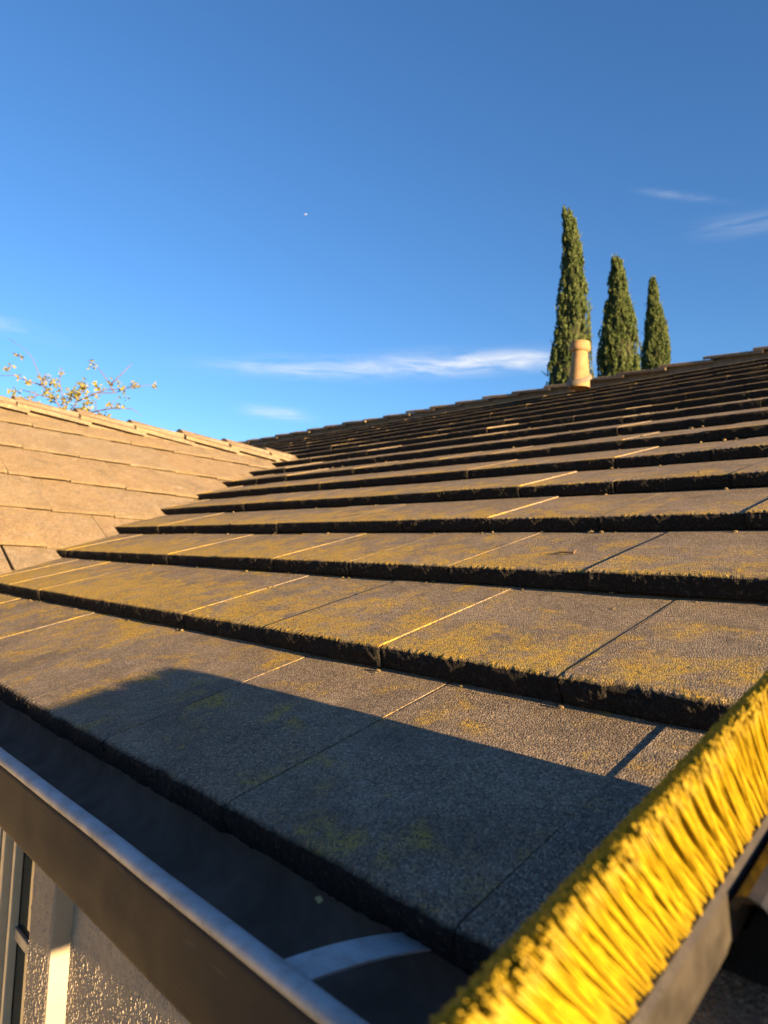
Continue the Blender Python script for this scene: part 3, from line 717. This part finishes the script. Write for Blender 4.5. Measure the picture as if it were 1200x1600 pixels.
# ------------------------------------------------------------------ sparse young tree behind the wing ridge
DT = 6.9
def tp_(px, py, dd=0.0): return at_depth(px, py, DT + dd)
fork = tp_(108, 662)
tree_base = Vector((fork.x - 0.15, fork.y + 0.05, GZ))
sap = empty('young_tree', tree_base, 'sparse leafy treetop with bare twigs poking up behind the sandy wing ridge', 'tree')
bm = bmesh.new(); mid_ = (tree_base + fork) / 2 + Vector((0.06, -0.04, 0.1))
tube(bm, [Vector((0, 0, 0)), mid_ - tree_base, fork - tree_base], [0.045, 0.03, 0.016], 8); link('trunk', bm_me(bm, smooth=True), M_TWIG, sap)
twigs = [[(108, 662), (88, 625), (66, 602), (58, 580), (50, 560), (38, 545), (14, 530)], [(66, 602), (45, 595), (22, 585), (-12, 586)], [(108, 662), (100, 630), (95, 600), (96, 575)],
         [(108, 662), (118, 628), (132, 605), (134, 598)], [(118, 628), (150, 615), (180, 613), (210, 605), (240, 602)], [(180, 613), (172, 600), (160, 580), (148, 568)],
         [(172, 603), (188, 585), (206, 570)], [(150, 615), (165, 608), (190, 608), (218, 600)], [(108, 662), (140, 645), (165, 640), (185, 620)], [(140, 645), (180, 637), (205, 640), (222, 650)],
         [(88, 625), (60, 618), (38, 630), (20, 625)], [(60, 618), (50, 612), (30, 607)], [(100, 640), (112, 618), (120, 600)], [(66, 602), (72, 585), (80, 590)], [(108, 662), (70, 645), (40, 640)], [(160, 650), (150, 640), (148, 625)]]
leafpts = []
for tw in twigs:
    dd = rng.uniform(-0.15, 0.15); bm = bmesh.new(); P_ = []
    for j, (a, b) in enumerate(tw): P_.append(tp_(a + rng.uniform(-1.5, 1.5), b + rng.uniform(-1.5, 1.5), dd * j / 3) - tree_base)
    n_ = len(P_); tube(bm, P_, [max(0.0022, 0.0075 * (1 - j / n_)) for j in range(n_)], 5); link('branch', bm_me(bm, smooth=True), M_TWIG, sap)
V = []; F = []
def leaf(p, L):
    global V, F
    d = Vector((rng.uniform(-1, 1), rng.uniform(-1, 1), rng.uniform(-0.9, 0.5))).normalized(); s_ = d.cross(Vector((rng.uniform(-1, 1), rng.uniform(-1, 1), 1))).normalized(); nn = d.cross(s_)
    i0 = len(V); w_ = L * 0.33
    V += [p, p + d * L * .4 - s_ * w_ + nn * .18 * L, p + d * L, p + d * L * .4 + s_ * w_ + nn * .18 * L, p + d * L * .45]
    F += [(i0, i0 + 1, i0 + 4), (i0 + 1, i0 + 2, i0 + 4), (i0 + 2, i0 + 3, i0 + 4), (i0 + 3, i0, i0 + 4)]
clus = [(35, 557, 4, 4), (26, 552, 3, 3), (8, 576, 5, 4), (18, 573, 4, 4), (29, 587, 5, 4), (43, 596, 5, 4), (14, 610, 4, 4), (24, 612, 4, 4), (95, 580, 5, 5), (80, 595, 9, 6), (88, 598, 8, 6), (74, 612, 14, 8), (80, 622, 12, 7),
        (120, 613, 22, 10), (128, 606, 12, 6), (135, 600, 8, 5), (112, 620, 12, 7), (102, 625, 9, 6), (124, 597, 5, 4), (145, 567, 7, 5), (192, 608, 8, 5), (208, 601, 8, 5), (214, 604, 4, 3), (241, 600, 4, 3), (173, 631, 6, 4), (184, 636, 5, 4),
        (135, 628, 9, 6), (140, 645, 10, 8), (150, 652, 12, 8), (130, 640, 12, 7), (100, 638, 9, 6), (110, 645, 10, 8), (50, 618, 6, 5), (35, 622, 6, 6), (28, 628, 6, 6), (165, 650, 6, 6), (60, 590, 3, 3), (152, 603, 4, 4)]
for a, b, n_, sp in clus + [(rng.uniform(5, 215), rng.uniform(590, 640), 3, 5) for q in range(22)]:
    for q in range(int(n_ * 2.0)): leaf(tp_(rng.gauss(a, sp * 0.55), rng.gauss(b, sp * 0.55), rng.gauss(0, 0.06)) - tree_base, rng.uniform(0.030, 0.055))
lf_ = link('leaves', me_from(V, F), M_LEAF, sap); tag(lf_, kind='stuff')

# ------------------------------------------------------------------ small things
def on_tile(px, py, row):
    y0, z0 = row * EXP * math.cos(AL), row * EXP * math.sin(AL)
    n_ = Vector((0, -math.sin(TSL), math.cos(TSL))); d = px_ray(px, py)
    t_ = (Vector((0, y0, z0)) - CAM).dot(n_) / d.dot(n_); return CAM + d * t_
a_, b_ = on_tile(866, 866, 2), on_tile(897, 866, 2)
tw = empty('twig', a_, 'small dark twig lying on a tile in the third course', 'twig')
bm = bmesh.new(); tube(bm, [Vector((0, 0, 0.002)), (b_ - a_) * 0.4 + Vector((0, 0, 0.004)), (b_ - a_) + Vector((0, 0, 0.003))], [0.0008, 0.0018, 0.0028], 6); link('stem', bm_me(bm), M_TWIG, tw)
bm = bmesh.new(); tube(bm, [(b_ - a_) * 0.92 + Vector((0, 0, 0.003)), (b_ - a_) * 1.0 + Vector((0.002, 0.006, 0.010))], [0.002, 0.001], 6); link('bud', bm_me(bm), M_TWIG, tw)
# moss and grit lodged along the joints and at the feet of the courses
M_MOSS = simple('dry_moss', (0.06, 0.05, 0.025), (0.20, 0.15, 0.075), 60, 0.95, 0.8, 300)
mb = bmesh.new(); rm = random.Random(77)
for q in range(620):
    i = rm.choice((0, 0, 1, 1, 1, 2, 2, 3, 3, 4, 5, 6, 7, 8, 9, 10, 11, 12))
    y0 = i * EXP * math.cos(AL); u = UOFF.get(i, 0.5 if i % 2 else 0.05)
    xlo = VX0 - VK * y0 if i < 9 else -6.5
    x = rm.uniform(xlo, 0.6)
    if rm.random() < 0.55: x = (round(x / W - u) + u) * W + rm.gauss(0.001, 0.003)
    if rm.random() < 0.7: yl, zl = rm.uniform(-0.012, 0.003), -TT + rm.uniform(0.0, 0.004)
    else: yl, zl = rm.uniform(0.0, EXP), -0.0012
    if i == 0 and zl < -0.01: continue
    p_ = Matrix.Translation((x, y0, i * EXP * math.sin(AL))) @ Matrix.Rotation(TSL, 4, 'X') @ Vector((0, yl, zl))
    r_ = rm.uniform(0.0008, 0.003) * (1.0 + 0.22 * i)
    bmesh.ops.create_icosphere(mb, subdivisions=1, radius=r_, matrix=Matrix.Translation(p_) @ Matrix.Diagonal((rm.uniform(0.8, 1.8), rm.uniform(0.7, 1.4), rm.uniform(0.4, 0.9), 1)) @ Matrix.Rotation(rm.uniform(0, 3), 4, (rm.random(), rm.random(), 1)))
ms_ = hpart('moss', bm_me(mb), M_MOSS, main_roof); tag(ms_, kind='stuff')
M_DRY = simple('dry_leaf', (0.34, 0.22, 0.07), (0.46, 0.33, 0.13), 90, 0.8)
q_ = Vector((0.158, -0.0035, -0.030))
vs2 = [(0, 0, 0), (0.006, 0.003, 0.003), (0.014, 0.001, 0.001), (0.018, -0.002, 0.005), (0.012, -0.004, -0.002), (0.005, -0.004, 0.001)]
dl = link('dry_leaf', me_from(vs2 + [(a, b, c - 0.0006) for a, b, c in vs2], [(0, 1, 5), (1, 2, 4, 5), (2, 3, 4), (6, 11, 7), (7, 11, 10, 8), (8, 10, 9)] + [(k, (k + 1) % 6, 6 + (k + 1) % 6, 6 + k) for k in range(6)]), M_DRY)
dl.location = q_; dl.scale = (0.7, 0.7, 0.7); tag(dl, 'tiny curled dry leaf caught on the eave tile edge above the gutter', 'leaf')
# aeroplane, a speck high in the sky
pp = at_depth(477, 335, 900)
pl = empty('aeroplane', pp, 'tiny white aeroplane, a speck high in the blue sky', 'aeroplane')
bm = bmesh.new(); tube(bm, [Vector((-1.4, 0, 0)), Vector((-0.8, 0, 0)), Vector((1.2, 0, 0)), Vector((2.0, 0, 0.2))], [0.1, 0.35, 0.33, 0.08], 8); bm_f = bm_me(bm, smooth=True)
f_ = link('fuselage', bm_f, M_WHITE, pl)
bm = bmesh.new(); box(bm, -0.3, 0.3, -2.2, 2.2, 0.1, 0.2); link('wing', bm_me(bm), M_WHITE, pl)
bm = bmesh.new(); box(bm, 1.6, 1.95, -0.8, 0.8, 0.25, 0.32); link('tailplane', bm_me(bm), M_WHITE, pl)
bm = bmesh.new(); box(bm, 1.6, 1.95, -0.05, 0.05, 0.2, 1.0); link('fin', bm_me(bm), M_WHITE, pl)
pl.rotation_euler = (0, 0, R(30))
print('tiles', ntile, nwing)

# step ladder and basin, added out of view to keep the gutter shaded
M_ALU = simple('ladder_aluminium', (0.45, 0.45, 0.45), (0.55, 0.55, 0.54), 10, 0.4, metal=0.7)
M_SHADE_TUB = simple('shade_tub_plastic', (0.06, 0.06, 0.065), (0.09, 0.09, 0.09), 12, 0.5)
lad = empty('shade_ladder', (1.15, -0.17, GZ), 'aluminium step ladder added out of view at the eave to shade the gutter', 'ladder')
LT = -GZ - 0.006
bm = bmesh.new(); box(bm, -0.20, 0.20, -0.16, 0.13, LT - 0.004, LT, 0.001); link('top_cap', bm_me(bm), M_ALU, lad)
bm = bmesh.new(); box(bm, -0.20, 0.20, 0.135, 0.199, LT + 0.014, LT + 0.082, 0.006); link('shade_bar', bm_me(bm), M_BLACK, lad)  # bar added to stop a strip of sun reaching the trough
for sx_ in (-0.15, 0.15):
    bm = bmesh.new(); box(bm, sx_ - 0.012, sx_ + 0.012, 0.09, 0.134, LT + 0.001, LT + 0.03, 0.002); link('shade_bar_arm', bm_me(bm), M_ALU, lad)
for sx_ in (-1, 1):
    bm = bmesh.new(); tube(bm, [(sx_ * 0.17, -0.14, LT - 0.005), (sx_ * 0.27, -0.85, 0)], 0.022, 10); link('rail', bm_me(bm, smooth=True), M_ALU, lad)
    bm = bmesh.new(); tube(bm, [(sx_ * 0.17, 0.03, LT - 0.005), (sx_ * 0.17, 0.03, LT - 0.4), (sx_ * 0.25, 0.30, 0)], 0.018, 10); link('rear_leg', bm_me(bm, smooth=True), M_ALU, lad)
for j in range(8):
    f_ = (j + 1) / 9; zc = LT * (1 - f_); hw = 0.17 + 0.10 * f_; yc = -0.14 - 0.71 * f_
    bm = bmesh.new(); box(bm, -hw, hw, yc - 0.04, yc + 0.05, zc - 0.025, zc, 0.004); link('step', bm_me(bm), M_ALU, lad)
bk = empty('shade_tub', (1.15, -0.172, LT + GZ + 0.001), 'shallow dark plastic basin added out of view to shade the gutter', 'shade_tub')  # added sun blocker on the ladder top
bm = lathe([(0.0, 0.0), (0.138, 0.0), (0.143, 0.006), (0.152, 0.115), (0.158, 0.117), (0.158, 0.124), (0.148, 0.124), (0.137, 0.010), (0.0, 0.008)], 40)
bmesh.ops.remove_doubles(bm, verts=bm.verts, dist=1e-5); link('body', bm_me(bm, smooth=True), M_SHADE_TUB, bk)
bm = bmesh.new(); tube(bm, [(0.158 * math.cos(a * math.pi / 10), -0.158 * math.sin(a * math.pi / 10), 0.126) for a in range(11)], 0.003, 6); link('wire_handle', bm_me(bm), M_ALU, bk)
